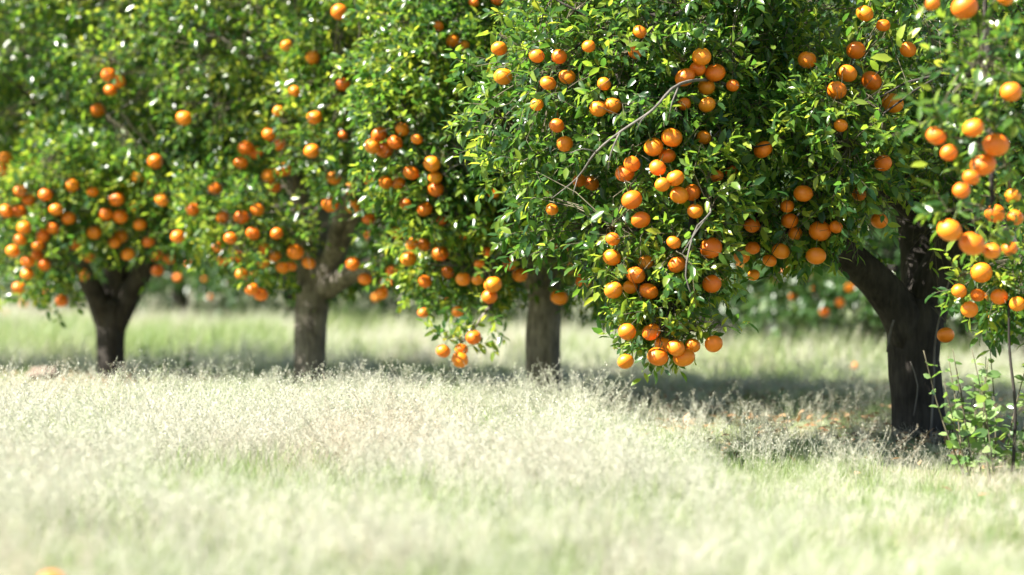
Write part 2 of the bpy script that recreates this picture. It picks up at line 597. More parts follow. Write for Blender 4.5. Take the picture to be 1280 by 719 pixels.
    if parts:
        # single leaves: the ones nearest the front in each small patch of the crown's face
        ipx = (640 + cen[:, 0] / cen[:, 1] * F); ipy = HORIZ - (cen[:, 2] - CAMZ) / cen[:, 1] * F
        vis = (ipx > 4) & (ipx < 1276) & (ipy > 4) & (ipy < 500)
        idx = np.where(vis)[0]
        cell = (ipx[idx] // 9).astype(int) * 1000 + (ipy[idx] // 9).astype(int)
        order = idx[np.argsort(cen[idx, 1])]
        cell = (ipx[order] // 9).astype(int) * 1000 + (ipy[order] // 9).astype(int)
        _, first = np.unique(cell, return_index=True)
        front = order[first]
        size = L[front] * W[front] / cen[front, 1] * (0.3 + np.abs((n[front] * unit(cen[front] - np.array([0, 0, CAMZ]))).sum(1)))
        pick = front[np.argsort(-size)[:parts]]
        for i in pick:
            o = link('leaf', LEAF_DATA, None, root)
            a, b, c = d[i] * L[i], s[i] * L[i] * W[i], n[i] * L[i]
            p = pos[i] - inv
            o.matrix_local = Matrix(((a[0], b[0], c[0], p[0]), (a[1], b[1], c[1], p[1]), (a[2], b[2], c[2], p[2]), (0, 0, 0, 1)))
        rest = np.ones(len(pos), bool); rest[pick] = False
        pos, d, s, n, L, W = (x[rest] for x in (pos, d, s, n, L, W))
    sides_ = [(np.ones(len(pos), bool), tpl)]
    if tpl is LEAF8:                     # the half of the crown turned away gets the simpler leaf
        back = pos[:, 1] > inv[1] - .3
        sides_ = [(~back, LEAF8), (back, LEAF4)]
    for k_, t_ in sides_:
        o = link('foliage', leaves_mesh('foliage', t_, pos[k_] - inv, d[k_], s[k_], n[k_], L[k_], W[k_]), leaf_m, root)
        o['kind'] = 'stuff'
    return root


def limb_px(pts, rpx):
    return [at(*p) for p in pts], [r * p[2] / F for r, p in zip(rpx, pts)]


# -------- crowns (ellipsoids) and limbs of the row
B4 = blobs_px([(1150, -120, 13.5, 2.05, 1.9, 1.70), (800, 110, 12.3, .75, .8, .95), (835, 265, 11.7, .29, .38, .52),
               (832, 385, 11.65, .17, .19, .16), (1000, 190, 12.2, .5, .55, .5), (1240, 115, 9.6, .14, .28, .46), (985, 265, 12.2, .22, .3, .22),
               (1290, 330, 11.2, .32, .3, .28), (1245, 235, 13.7, .36, .5, .42), (1205, 170, 13.0, .45, .5, .55)])
B3 = blobs_px([(680, 20, 17.0, 1.65, 1.6, 1.72), (590, 305, 15.6, .45, .4, .42), (735, 320, 15.7, .28, .3, .34), (640, 180, 15.5, .6, .5, .7), (585, 70, 15.2, .6, .5, .7), (550, 160, 15.1, .5, .45, .6), (650, 250, 15.0, .36, .36, .38), (720, 190, 15.3, .45, .4, .5),
               (612, 385, 14.9, .06, .08, .16), (574, 436, 14.6, .10, .10, .075)])
B2 = blobs_px([(390, 30, 18.5, 1.65, 1.6, 1.72), (500, 280, 16.9, .42, .4, .45), (330, 300, 17.2, .38, .3, .33), (270, 260, 17.6, .4, .4, .4), (445, 120, 16.9, .6, .5, .7)])
B1 = blobs_px([(138, 20, 20.0, 1.75, 1.65, 1.75), (50, 300, 18.5, .40, .4, .45), (175, 275, 18.5, .42, .35, .35), (110, 240, 18.4, .5, .4, .4)])
B0 = blobs_px([(-110, 10, 21.5, 1.75, 1.6, 1.75), (-15, 290, 20.6, .4, .4, .5)])

L4 = [limb_px([(1150, 562, 13.6), (1150, 535, 13.6), (1149, 500, 13.6), (1144, 450, 13.6), (1146, 405, 13.6), (1152, 375, 13.6)], [37, 32, 30, 30, 34, 30]),
      limb_px([(1142, 430, 13.58), (1128, 395, 13.55), (1095, 352, 13.5), (1052, 312, 13.4), (1018, 255, 13.3), (1006, 175, 13.2), (998, 90, 13.1), (985, 0, 13.0)], [24, 25, 23, 20, 15, 12, 10, 6]),
      limb_px([(1152, 420, 13.6), (1163, 365, 13.58), (1190, 308, 13.5), (1212, 235, 13.3), (1240, 140, 13.1), (1270, 20, 13.0)], [26, 26, 23, 17, 12, 7]),
      limb_px([(1150, 400, 13.65), (1152, 340, 13.75), (1140, 280, 13.9), (1122, 195, 14.0), (1110, 90, 14.1), (1120, -40, 14.2)], [24, 26, 20, 15, 12, 8]),
      limb_px([(1140, 265, 13.6), (1110, 245, 13.2), (1075, 232, 12.9), (1035, 224, 12.6)], [11, 8, 6, 3.5]),
      limb_px([(1008, 200, 13.2), (960, 150, 12.8), (905, 170, 12.3), (872, 230, 11.9), (862, 310, 11.75), (845, 385, 11.7)], [9, 8, 6.5, 5, 4, 2]),
      limb_px([(1212, 235, 13.3), (1225, 120, 12.2), (1235, 40, 10.9), (1232, 60, 10.0), (1238, 170, 9.7), (1240, 260, 9.6)], [12, 9, 7, 6, 4, 2.5]),
      limb_px([(1000, 110, 13.1), (960, 40, 12.8), (900, 10, 12.5), (820, 30, 12.2), (770, 90, 12.0)], [9, 8, 7, 5, 3]),
      limb_px([(1200, 280, 13.4), (1240, 270, 12.6), (1285, 320, 11.3)], [10, 7, 4])]
L3 = [limb_px([(680, 514, 17), (680, 495, 17), (678, 430, 17), (681, 375, 17), (684, 335, 17), (690, 315, 17)], [27, 23.5, 21, 20.5, 22, 18]),
      limb_px([(680, 375, 16.98), (664, 340, 16.9), (650, 310, 16.8), (635, 255, 16.5), (590, 195, 15.9), (545, 150, 15.3), (505, 105, 15.2), (485, 75, 15.2)], [15, 13, 10, 8, 6.5, 5.5, 4.5, 3]),
      limb_px([(686, 340, 17), (705, 275, 17), (735, 180, 17), (760, 80, 16.9), (790, -30, 16.9)], [17, 14, 10, 7, 4]),
      limb_px([(684, 335, 17.05), (672, 240, 17.4), (645, 120, 17.5), (620, 20, 17.5)], [17, 12, 9, 5]),
      limb_px([(650, 310, 16.8), (620, 290, 16.2), (598, 320, 15.7), (618, 365, 15.0), (600, 400, 14.75), (578, 428, 14.6)], [7, 5, 4, 3, 2, 1.5]),
      limb_px([(705, 285, 17), (728, 280, 16.4), (742, 320, 15.8), (742, 370, 15.6)], [8, 6, 4, 2])]
L2 = [limb_px([(388, 500, 18.5), (388, 480, 18.5), (389, 420, 18.5), (393, 365, 18.5), (400, 335, 18.5), (404, 322, 18.5)], [24, 20.5, 19.5, 20, 26, 20]),
      limb_px([(396, 360, 18.5), (384, 310, 18.4), (375, 250, 18.1), (352, 170, 17.9), (340, 80, 17.9)], [17, 15, 11, 8, 4]),
      limb_px([(406, 350, 18.45), (425, 300, 18.2), (445, 255, 17.8), (470, 180, 17.5), (495, 80, 17.4)], [17, 13, 10, 7, 4]),
      limb_px([(404, 362, 18.45), (432, 345, 18.1), (470, 328, 17.6), (505, 290, 17.2), (525, 230, 17.0)], [14, 13, 10, 6, 3]),
      limb_px([(398, 340, 18.55), (402, 240, 18.9), (412, 110, 18.9)], [15, 10, 6]),
      limb_px([(415, 330, 18.4), (421, 285, 18.0), (431, 258, 17.7), (436, 225, 17.5)], [12, 10, 8, 5])]
L1 = [limb_px([(138, 487, 20), (138, 470, 20), (138, 425, 20), (139, 395, 20), (142, 375, 20)], [21, 18, 17.5, 20, 24]),
      limb_px([(134, 410, 20), (117, 365, 19.85), (96, 325, 19.7), (66, 240, 19.3), (45, 130, 19.3)], [14, 13.5, 12, 8, 5]),
      limb_px([(142, 410, 20), (160, 370, 19.95), (182, 330, 19.85), (208, 250, 19.6), (235, 140, 19.5)], [15, 16, 14, 9, 5]),
      limb_px([(140, 390, 20), (146, 340, 20), (150, 250, 19.8), (152, 110, 19.8)], [18, 16, 10, 6])]
L0 = [limb_px([(-110, 475, 21.5), (-110, 420, 21.5), (-108, 370, 21.5)], [20, 18, 22]),
      limb_px([(-112, 390, 21.5), (-150, 300, 21.5), (-170, 120, 21.5)], [15, 11, 6]),
      limb_px([(-106, 390, 21.5), (-70, 310, 21.2), (-30, 150, 21.1)], [15, 11, 6])]

# ------------------------------------------------------------------ oranges seen in the photograph
# (look, "of ...", [(px, py, radius px), ...], fixed distance or None)
OR = [
 ('large glossy', 'of three along the top edge above the near bough', [(1165, 4, 9), (1206, 9, 17), (1256, -2, 11)], 9.5),
 ('bright', 'of three around the upright lime-green leaves near the top', [(1081, 17, 11), (1104, 32, 9), (1135, 62, 11)], None),
 ('sunlit round', 'of five loosely grouped before dark upper limbs', [(1070, 63, 12), (1059, 92, 13), (1046, 113, 12), (1089, 101, 14), (1116, 129, 14)], None),
 ('dull shaded', 'alone at the top of a dark upright limb', [(1009, 75, 12)], None),
 ('deep shaded', 'alone in the dark leaves at the upper right edge', [(1264, 115, 13)], None),
 ('large', 'of seven bunched on the near right-hand bough', [(1170, 170, 13), (1217, 160, 13), (1245, 181, 16), (1229, 206, 17), (1186, 191, 11), (1214, 222, 11), (1202, 238, 8)], 9.4),
 ('big glossy', 'of three hanging below the near right-hand bough', [(1187, 288, 15), (1215, 305, 17), (1240, 314, 11)], 9.5),
 ('shaded', 'of four at the right edge beside the near bough', [(1244, 267, 13), (1269, 272, 11), (1266, 245, 10), (1262, 311, 9)], 10.2),
 ('reddish shaded', 'of six low in shade beside the nearest dark trunk', [(1227, 341, 14), (1249, 371, 11), (1222, 369, 10), (1272, 380, 11), (1199, 364, 9), (1212, 387, 11)], 10.9),
 ('single low', 'touching the side of the nearest dark trunk', [(1182, 419, 11)], 12.6),
 ('shaded', 'in thin sprays between the nearest tree\'s dark forked limbs', [(1099, 276, 11)], 12.4),
 ('single bright', 'just above the shadowed level limb of the nearest tree', [(1104, 204, 12)], None),
 ('dull', 'tucked under the shadowed level limb of the nearest tree', [(1074, 243, 9)], 12.3),
 ('half hidden dark', 'deep in upper shade under the five sunlit ones', [(1051, 157, 9)], None),
 ('bright', 'of four in a column beside the nearest tree\'s dark limbs', [(1004, 242, 12), (1025, 289, 14), (1020, 320, 13), (1045, 284, 8)], 11.9),
 ('lone round', 'on plain dark green leaves right of the bunches', [(954, 187, 12)], None),
 ('vivid', 'of five hanging over the dark gap before background trees', [(984, 258, 9), (987, 276, 11), (994, 292, 9), (976, 314, 12), (962, 326, 9)], 12.0),
 ('orange-red', 'of three at the crown edge right of the hanging bough', [(940, 282, 10), (941, 310, 10), (927, 321, 11)], 12.0),
 ('pale sunlit', 'hanging lowest over the dark gap', [(942, 344, 8)], 12.2),
 ('half hidden', 'right of the curved bare twigs in leaves', [(912, 280, 8)], 12.0),
 ('ripe', 'of six in the tight bunch high above the centre', [(877, 71, 12), (856, 97, 13), (894, 91, 13), (883, 109, 12), (872, 86, 11), (884, 131, 11)], None),
 ('glowing', 'of four bunched just right of the long bare twig', [(840, 172, 13), (817, 184, 13), (834, 195, 11), (822, 210, 11)], None),
 ('faint half hidden', 'of four deep in shaded leaves', [(880, 172, 9), (916, 107, 8), (896, 220, 8), (914, 214, 8)], None),
 ('sunny', 'of two touching below the long bare twig', [(781, 217, 13), (790, 205, 11)], None),
 ('ripe', 'of five bunched midway down the hanging bough', [(844, 223, 12), (828, 231, 10), (849, 244, 12), (865, 241, 12), (869, 264, 10)], None),
 ('ripe', 'of two stacked at the top of the hanging bough', [(790, 250, 13), (801, 275, 13)], None),
 ('ripe', 'of two beside the lower end of the long bare twig', [(739, 229, 11), (724, 226, 9)], 12.3),
 ('ripe', 'of seven on the outer flank of the hanging bough', [(765, 322, 12), (767, 363, 12), (788, 359, 10), (795, 344, 12), (811, 364, 12), (807, 328, 10), (766, 299, 9)], 11.6),
 ('dusky', 'of two behind the curved bare twigs', [(846, 331, 12), (842, 303, 9)], 11.5),
 ('big bright', 'of two at the right edge of the hanging bough', [(889, 310, 14), (890, 355, 13)], 11.6),
 ('ripe', 'of eight in the lowest bunch hanging over the grass', [(784, 415, 12), (814, 415, 13), (829, 431, 12), (822, 446, 13), (782, 452, 11), (845, 435, 11), (855, 447, 14), (866, 432, 10)], 11.55),
 ('single', 'dangling free beside the lowest hanging bunch', [(892, 430, 12)], 11.6),
 ('bright', 'of three beside the trunk behind the hanging bough', [(699, 372, 12), (700, 311, 10), (729, 352, 10)], 15.4),
 ('ripe', 'of two side by side above the long bare twig', [(766, 132, 12), (748, 136, 11)], None),
 ('half hidden', 'of five scattered high among bright yellow-green shoots', [(736, 58, 9), (800, 40, 9), (794, 66, 8), (755, 105, 8), (855, 130, 8)], None),
 ('ripe', 'of two stacked high near the top centre', [(624, 61, 11), (629, 96, 12)], None),
 ('ripe', 'of five in the group high in the middle crown', [(671, 70, 10), (699, 71, 10), (685, 104, 11), (709, 96, 11), (671, 131, 8)], None),
 ('ripe', 'of three in a column left of the long bare twig', [(696, 157, 10), (706, 180, 11), (690, 262, 7)], None),
 ('half hidden', 'of five scattered just below the top centre edge', [(566, 51, 9), (580, 57, 7), (548, 33, 7), (592, 3, 7), (622, -1, 8)], None),
 ('lone bright', 'near the top edge among bright yellow-green leaves', [(424, 15, 11)], None),
 ('soft', 'of seven scattered high above the forked grey trunk', [(391, 72, 10), (358, 57, 8), (368, 114, 8), (348, 139, 8), (393, 147, 10), (429, 106, 10), (429, 169, 7)], None),
 ('bright', 'of six in the bright bunch above the forked grey trunk', [(481, 188, 11), (466, 183, 10), (494, 178, 10), (474, 168, 10), (503, 162, 10), (521, 174, 8)], None),
 ('ripe', 'of three in a column right of the bright bunch', [(540, 205, 11), (545, 237, 11), (544, 222, 9)], None),
 ('ripe', 'of four in the row just under the bright bunch', [(514, 216, 10), (464, 226, 10), (482, 228, 9), (498, 229, 9)], None),
 ('glowing', 'of six around the pale limb of the forked trunk', [(417, 223, 10), (437, 236, 9), (413, 256, 11), (442, 258, 10), (461, 274, 9), (462, 295, 8)], 17.1),
 ('ripe', 'of five ringed together right of the pale limb', [(531, 262, 11), (503, 270, 9), (507, 255, 8), (525, 280, 8), (497, 292, 10)], None),
 ('ripe', 'of four low over the grass gap between middle trunks', [(530, 306, 9), (515, 305, 8), (550, 317, 12), (511, 324, 10)], None),
 ('reddish', 'of five on the drooping limb of the forked trunk', [(491, 340, 9), (441, 330, 10), (456, 349, 9), (482, 353, 8), (477, 367, 9)], 17.0),
 ('small dim', 'of five at the crown edge between the middle trunks', [(531, 352, 9), (529, 391, 7), (560, 341, 8), (581, 294, 7), (552, 276, 7)], None),
 ('soft', 'of five just above the low hanging spray', [(579, 349, 10), (597, 350, 8), (572, 390, 8), (609, 315, 7), (599, 330, 7)], 15.1),
 ('bright', 'of two touching at the top of the low spray', [(616, 356, 11), (612, 371, 10)], 14.8),
 ('ripe', 'of four on the low spray dangling over the grass', [(592, 422, 10), (577, 437, 9), (575, 450, 11), (554, 439, 9)], 14.5),
 ('soft', 'of three left of the straight middle trunk', [(655, 301, 9), (637, 330, 9), (650, 344, 10)], 15.5),
 ('faint', 'hidden in bright leaves above the low spray', [(617, 242, 7)], None),
 ('bright', 'of three in the high bunch left of the forked trunk', [(307, 185, 12), (320, 191, 10), (301, 204, 9)], None),
 ('bright', 'of three in the lower bunch left of the forked trunk', [(354, 212, 11), (336, 220, 10), (343, 234, 9)], None),
 ('peeping', 'of two between leaves above the lower bunch', [(336, 168, 9), (349, 181, 9)], None),
 ('single', 'between the lower bunch and the bright bunch', [(390, 189, 11)], None),
 ('blurred', 'of four in the row between the two farthest trunks', [(269, 236, 9), (241, 262, 9), (278, 272, 10), (302, 272, 10)], None),
 ('blurred', 'of seven beside the fork of the forked grey trunk', [(369, 315, 12), (386, 329, 9), (353, 335, 9), (344, 321, 9), (331, 311, 8), (329, 329, 8), (364, 333, 8)], 17.2),
 ('reddish', 'of two hanging lowest left of the forked trunk', [(326, 368, 10), (315, 362, 9)], 17.2),
 ('dim blurred', 'of four between the two farthest trunks', [(302, 343, 9), (296, 321, 8), (279, 326, 8), (272, 309, 8)], 17.6),
 ('single blurred', 'high between the two farthest trunks', [(230, 148, 12)], None),
 ('blurred', 'of three in the highest bunch above the farthest trunk', [(136, 94, 10), (148, 102, 10), (138, 113, 9)], None),
 ('single blurred', 'just under the highest bunch above the farthest trunk', [(123, 138, 12)], None),
 ('blurred', 'of three right of centre in the farthest crown', [(194, 202, 10), (171, 222, 8), (191, 230, 8)], None),
 ('pale topped', 'of three in the row left in the farthest crown', [(90, 232, 10), (57, 243, 10), (116, 240, 8)], None),
 ('blurred', 'of five across the crown above the farthest fork', [(146, 249, 10), (150, 271, 10), (168, 258, 8), (202, 250, 9), (175, 281, 9)], None),
 ('sunlit blurred', 'of four over the left arm of the farthest fork', [(86, 273, 10), (66, 286, 9), (118, 291, 10), (94, 306, 8)], None),
 ('blurred', 'of two touching inside the top of the farthest fork', [(151, 296, 10), (143, 303, 9)], None),
 ('blurred', 'of three at the right arm of the farthest fork', [(211, 322, 10), (195, 318, 9), (197, 338, 9)], 18.9),
 ('dim', 'of two inside the left arm of the farthest fork', [(111, 321, 8), (104, 344, 9)], 19.2),
 ('pale topped', 'of six cascading left of the farthest trunk', [(54, 295, 9), (48, 307, 9), (47, 319, 9), (35, 327, 9), (55, 331, 9), (34, 343, 9)], None),
 ('reddish blurred', 'hanging lowest near the left edge', [(24, 361, 11)], 18.8),
 ('small blurred', 'hanging lowest left of the farthest trunk', [(77, 376, 9)], 18.7),
 ('reddish blurred', 'of five in the group at the left edge', [(36, 250, 10), (25, 239, 9), (24, 264, 10), (8, 264, 10), (-1, 242, 9)], None),
 ('blurred', 'of three in the highest group at the left edge', [(7, 198, 10), (3, 212, 9), (39, 200, 9)], None),
 ('small blurred', 'of five dotted low across the farthest tree', [(70, 262, 9), (132, 268, 9), (186, 302, 9), (222, 296, 9), (160, 318, 9)], None),
 ('small', 'of four low in the crown left of the forked trunk', [(288, 298, 9), (316, 292, 9), (346, 292, 9), (322, 262, 9)], None),
 ('dim blurred', 'of three low in shade at the left edge', [(16, 314, 9), (30, 285, 9), (25, 300, 9)], None),
]


CROWNS = [B4, B3, B2, B1, B0]
FRUIT = []           # (position, radius, label, crown index)
ALL_FRUIT = []       # (position, radius, cleared depth towards open air)
for look, desc, pts, fixed in OR:
    n = len(pts)
    xs_ = [p[0] for p in pts]; ys_ = [p[1] for p in pts]
    vert = (max(ys_) - min(ys_)) > 1.0 * (max(xs_) - min(xs_))
    order = sorted(range(n), key=lambda k: (pts[k][1] if vert else pts[k][0]))
    zc = None
    for rank, k in enumerate(order):
        px, py, rp = pts[k]
        hits = [first_hit(b, px, py) for b in CROWNS]
        ci = int(np.argmin(hits))
        Y = fixed if fixed else hits[ci]
        if not fixed and Y > 100:
            dist = [np.hypot(b[:, 0] / b[:, 1] * F + 640 - px, HORIZ - (b[:, 2] - 1) / b[:, 1] * F - py).min() for b in CROWNS]
            ci = int(np.argmin(dist)); Y = CROWNS[ci][0, 1] - 1.2
        elif fixed:
            pp = at(px, py, Y)
            ci = int(np.argmin([np.min(np.linalg.norm((pp - b[:, :3]) / b[:, 3:], axis=1)) for b in CROWNS]))
        if not fixed:
            Y = (Y + 0.10) if zc is None or abs(Y + .1 - zc) > .5 else zc * .5 + (Y + .1) * .5
            zc = Y
        r = float(np.clip(rp * Y / F * (0.99 if Y < 16 else 0.95), .033, .060))
        Y += 0.02 * ((rank * 7) % 5 - 2)
        P = at(px, py, Y)
        # neighbours must not sink into each other: step back until the skins only touch
        for _ in range(6):
            hit = False
            for (q, qr, _l, _c) in FRUIT:
                dd = np.linalg.norm(P - q)
                if dd < (r + qr) * .97:
                    Y += ((r + qr) - dd) * 1.1 + .012
                    P = at(px, py, Y); hit = True
            if not hit:
                break
        label = f'{look} orange {ordinal(rank, n, vert)} {desc}' if n > 1 else f'{look} orange {desc}'

        FRUIT.append((P, r, label, ci))
        ALL_FRUIT.append((P, r, .16 if rp <= 8 else .5))
BACK_FRUIT = [
    ('in the gap left of the nearest trunk', [(905, 352, 27.3), (925, 335, 27.2), (950, 372, 27), (966, 351, 27.2), (980, 338, 27), (992, 371, 27), (1010, 345, 27), (1018, 364, 27), (1031, 390, 24.8), (1050, 378, 24.6), (1062, 360, 24.6)]),
    ('in the gap between the two farthest trunks', [(222, 347, 33.6), (236, 330, 33.8), (257, 349, 33.6), (263, 371, 33.8), (285, 352, 33.6), (318, 342, 32)]),
    ('behind the bare cane at the right edge', [(1228, 372, 23.2), (1240, 395, 23.2), (1258, 352, 23)]),
    ('in the gap between the middle trunks', [(470, 372, 31.2), (495, 352, 30.8), (520, 345, 30.6), (545, 330, 30.6), (560, 370, 30.6), (600, 360, 30.6)]),
    ('beside the top of the straight grey trunk', [(712, 335, 28.7), (726, 345, 28.7)]),
    ('at the left edge', [(8, 392, 36), (30, 380, 36), (58, 368, 36)])]
for _w, pts in BACK_FRUIT:
    for (x, y, Y) in pts:
        ALL_FRUIT.append((at(x, y, Y), .052, .9))
CLEAR = [(at(*q[:3]), q[3]) for q in [(1120, 335, 13.3, .48), (1115, 345, 12.4, .42), (1060, 350, 12.6, .34), (1190, 345, 12.5, .32), (1120, 345, 11.6, .32), (430, 288, 17.5, .22), (425, 290, 17.0, .20), (395, 330, 17.6, .3), (140, 350, 19.3, .33), (140, 350, 18.7, .3), (684, 345, 16.4, .26), (684, 345, 15.6, .25), (684, 345, 15.0, .22), (100, 335, 19.0, .24), (185, 338, 19.0, .24), (100, 335, 18.5, .2), (185, 340, 18.5, .2), (375, 270, 17.6, .18), (460, 330, 17.0, .22), (400, 340, 17.0, .28), (430, 270, 17.9, .22), (428, 268, 17.2, .2), (428, 268, 16.7, .16), (365, 240, 17.5, .16), (365, 245, 16.9, .14), (442, 312, 17.6, .25), (442, 314, 17.0, .22), (442, 316, 16.5, .18), (684, 330, 15.9, .24), (1150, 262, 13.2, .30), (1150, 268, 12.4, .26), (1045, 325, 12.8, .34), (1170, 215, 12.9, .2), (955, 375, 12.0, .22)]]

# ------------------------------------------------------------------ build the row
by = lambda c: [(p, r) for p, r, l, ci in FRUIT if ci == c]
bare4 = [limb_px([(960, 150, 12.8), (905, 105, 12.0), (850, 105, 11.35), (815, 138, 11.2), (775, 165, 11.2), (745, 190, 11.25), (722, 222, 11.4), (690, 248, 11.7)], [4, 3.6, 3.2, 2.8, 2.4, 2, 1.6, 1]),
         limb_px([(815, 138, 11.2), (802, 150, 11.1), (796, 163, 11.1)], [1.6, 1.3, .8]),
         limb_px([(880, 240, 11.9), (888, 266, 11.3), (872, 282, 11.22), (862, 310, 11.2), (857, 345, 11.2), (866, 372, 11.2)], [2.6, 2.2, 2, 1.8, 1.5, 1]),
         limb_px([(888, 266, 11.3), (870, 290, 11.15), (852, 318, 11.1)], [1.4, 1.2, .8])]
bare4 += [limb_px([(775, 165, 11.2), (764, 190, 11.2), (760, 212, 11.25)], [2, 1.5, .8]),
          limb_px([(745, 190, 11.25), (728, 186, 11.2), (712, 192, 11.2)], [1.5, 1.2, .7]),
          limb_px([(850, 105, 11.35), (840, 128, 11.3), (836, 150, 11.35)], [2, 1.4, .8]),
          limb_px([(722, 222, 11.4), (716, 244, 11.4)], [1.3, .7])]
bare4 += [limb_px([(1163, 552, 13.42), (1167, 480, 13.43), (1170, 420, 13.42), (1186, 352, 13.3), (1195, 318, 13.25)], [2.4, 2.4, 2.2, 2, 1.6]),
          limb_px([(1142, 520, 13.42), (1147, 482, 13.42), (1138, 452, 13.42)], [1.6, 1.4, 1.2]),
          limb_px([(1109, 440, 13.42), (1112, 418, 13.40), (1117, 400, 13.38)], [2.4, 2.8, 2.0])]
YOUNG = [(1122, 52, 70, 1.0), (1134, 50, 45, 1.0), (1116, 74, 175, 1.25), (1126, 60, 110, .7), (1172, 150, 200, 1.1), (1165, 112, 160, .8), (1160, 205, 185, 1.0), (1190, 40, 170, .8), (1212, 38, 15, .8)]
bare3 = [limb_px([(620, 200, 15.8), (612, 180, 14.9), (640, 160, 14.7), (662, 150, 14.7)], [3, 2.4, 2, 1.3])]
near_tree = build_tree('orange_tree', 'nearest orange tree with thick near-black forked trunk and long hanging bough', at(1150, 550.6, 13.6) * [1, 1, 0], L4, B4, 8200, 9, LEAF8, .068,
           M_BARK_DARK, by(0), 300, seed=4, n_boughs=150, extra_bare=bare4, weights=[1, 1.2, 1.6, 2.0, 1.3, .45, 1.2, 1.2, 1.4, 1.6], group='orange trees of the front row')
YD = single_leaf_mesh('young_leaf', M_YOUNG)
for (x, y, ang, k_) in YOUNG:
    o = link('young_leaf', YD, None, near_tree)
    a_ = math.radians(ang)
    d0 = unit(np.array([[math.cos(a_), -.25, math.sin(a_)]]))
    d0, s0, n0 = leaf_frames(d0, unit(np.array([[-.5, -.8, .5]])))
    Lf = .088 * k_ * (.85 if y > 100 else 1)
    A_, B_, C_ = d0[0] * Lf, s0[0] * Lf * 1.15, n0[0] * Lf
    p_ = at(x, y, 9.6 if y > 100 and x > 1140 else 11.2) - np.array(near_tree.location)
    o.matrix_local = Matrix(((A_[0], B_[0], C_[0], p_[0]), (A_[1], B_[1], C_[1], p_[1]), (A_[2], B_[2], C_[2], p_[2]), (0, 0, 0, 1)))
build_tree('orange_tree', 'orange tree with straight grey trunk behind the hanging bough', at(680, 506, 17.0) * [1, 1, 0], L3, B3, 7600, 9, LEAF8, .067,
           M_BARK, by(1), 300, seed=3, n_boughs=130, extra_bare=bare3, weights=[1, 1.2, 1.3, 1.2, 1.3, 1.2, 1.3, 1.2, 1.5, 2.5], group='orange trees of the front row')
build_tree('orange_tree', 'orange tree whose grey trunk forks wide with a pale sunlit limb', at(388, 492, 18.5) * [1, 1, 0], L2, B2, 5200, 9, LEAF4, .071,
           M_BARK, by(2), 300, seed=2, n_boughs=120, group='orange trees of the front row')
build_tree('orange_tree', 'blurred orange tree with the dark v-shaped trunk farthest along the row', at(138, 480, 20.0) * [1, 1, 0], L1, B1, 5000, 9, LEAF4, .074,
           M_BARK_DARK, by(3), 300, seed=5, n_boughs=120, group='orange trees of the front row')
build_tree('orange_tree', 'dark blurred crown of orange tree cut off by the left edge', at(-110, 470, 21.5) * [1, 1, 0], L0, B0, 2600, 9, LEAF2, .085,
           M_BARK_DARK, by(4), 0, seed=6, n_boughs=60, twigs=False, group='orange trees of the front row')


# ------------------------------------------------------------------ trees of the rows behind
def back_tree(x, y, h, rad, bottom, seed, shoots, label, group):
    r_ = np.random.default_rng(seed)
    z0 = float(ground_z(np.array(y)))
    b = np.array([x, y, z0])
    zc = (h + bottom) / 2
    bl = [[x, y, z0 + zc, rad, rad, (h - bottom) / 2]]
    for k in range(7):
        a = k / 7 * 6.283 + r_.uniform(-.3, .3)
        bl.append([x + math.cos(a) * rad * .72, y + math.sin(a) * rad * .72, z0 + bottom + r_.uniform(.35, .8), .62, .62, r_.uniform(.4, .62)])
    lm = [([b + [0, 0, -.1], b + [.02, 0, .4], b + [0, .02, .8]], [.15, .12, .13])]
    for k in range(3):
        a = k * 2.1 + r_.uniform(0, 1)
        v = np.array([math.cos(a), math.sin(a), 0])
        lm.append(([b + [0, 0, .65], b + v * .45 + [0, 0, 1.3], b + v * .9 + [0, 0, h * .75]], [.09, .07, .03]))
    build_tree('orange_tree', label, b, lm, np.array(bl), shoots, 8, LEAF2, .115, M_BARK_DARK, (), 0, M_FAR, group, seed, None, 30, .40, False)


back_tree(3.94, 26.0, 4.6, 1.8, .42, 21, 1700, 'blurred background orange tree with slim trunk beside the nearest trunk', 'orange trees of the rows behind')
k = 0
for (x, y, where) in [(5.95, 24.5, 'filling the gap at the right edge'), (2.35, 28.6, 'just behind the lowest hanging bunch'), (.6, 30.5, 'behind the straight grey trunk'),
                      (-1.2, 32.5, 'in the gap between the two middle trunks'), (-3.1, 33.8, 'behind the forked grey trunk'),
                      (-5.0, 36, 'in the gap between the two farthest trunks'), (-7.0, 38, 'behind the farthest v-shaped trunk')]:
    k += 1
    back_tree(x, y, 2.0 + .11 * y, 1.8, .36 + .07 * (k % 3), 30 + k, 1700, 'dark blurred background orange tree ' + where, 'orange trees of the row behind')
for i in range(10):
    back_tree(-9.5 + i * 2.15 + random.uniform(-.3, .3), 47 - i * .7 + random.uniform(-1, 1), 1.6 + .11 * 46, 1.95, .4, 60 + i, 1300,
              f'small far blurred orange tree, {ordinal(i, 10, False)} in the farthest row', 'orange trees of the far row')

# a far mass of orchard that closes the view
N = 36000
px_ = rng.uniform(-26, 26, N); py_ = 66 + rng.random(N) * 8
top = 4.5 + 1.2 * vnoise(np.c_[px_, np.zeros(N), np.zeros(N)], .5)
pz_ = .5 + rng.random(N) * (top - .5) + ground_z(py_)
dd_ = unit(rng.normal(size=(N, 3)) + [0, 0, -.2]); up_ = unit(rng.normal(size=(N, 3)) * .6 + [0, -.3, 1])
d_, s_, n_ = leaf_frames(dd_, up_)
tag(link('far_orchard', leaves_mesh('far_orchard', LEAF2, np.c_[px_, py_, pz_], d_, s_, n_, rng.uniform(.25, .5, N), np.ones(N)), M_FAR), kind='stuff')


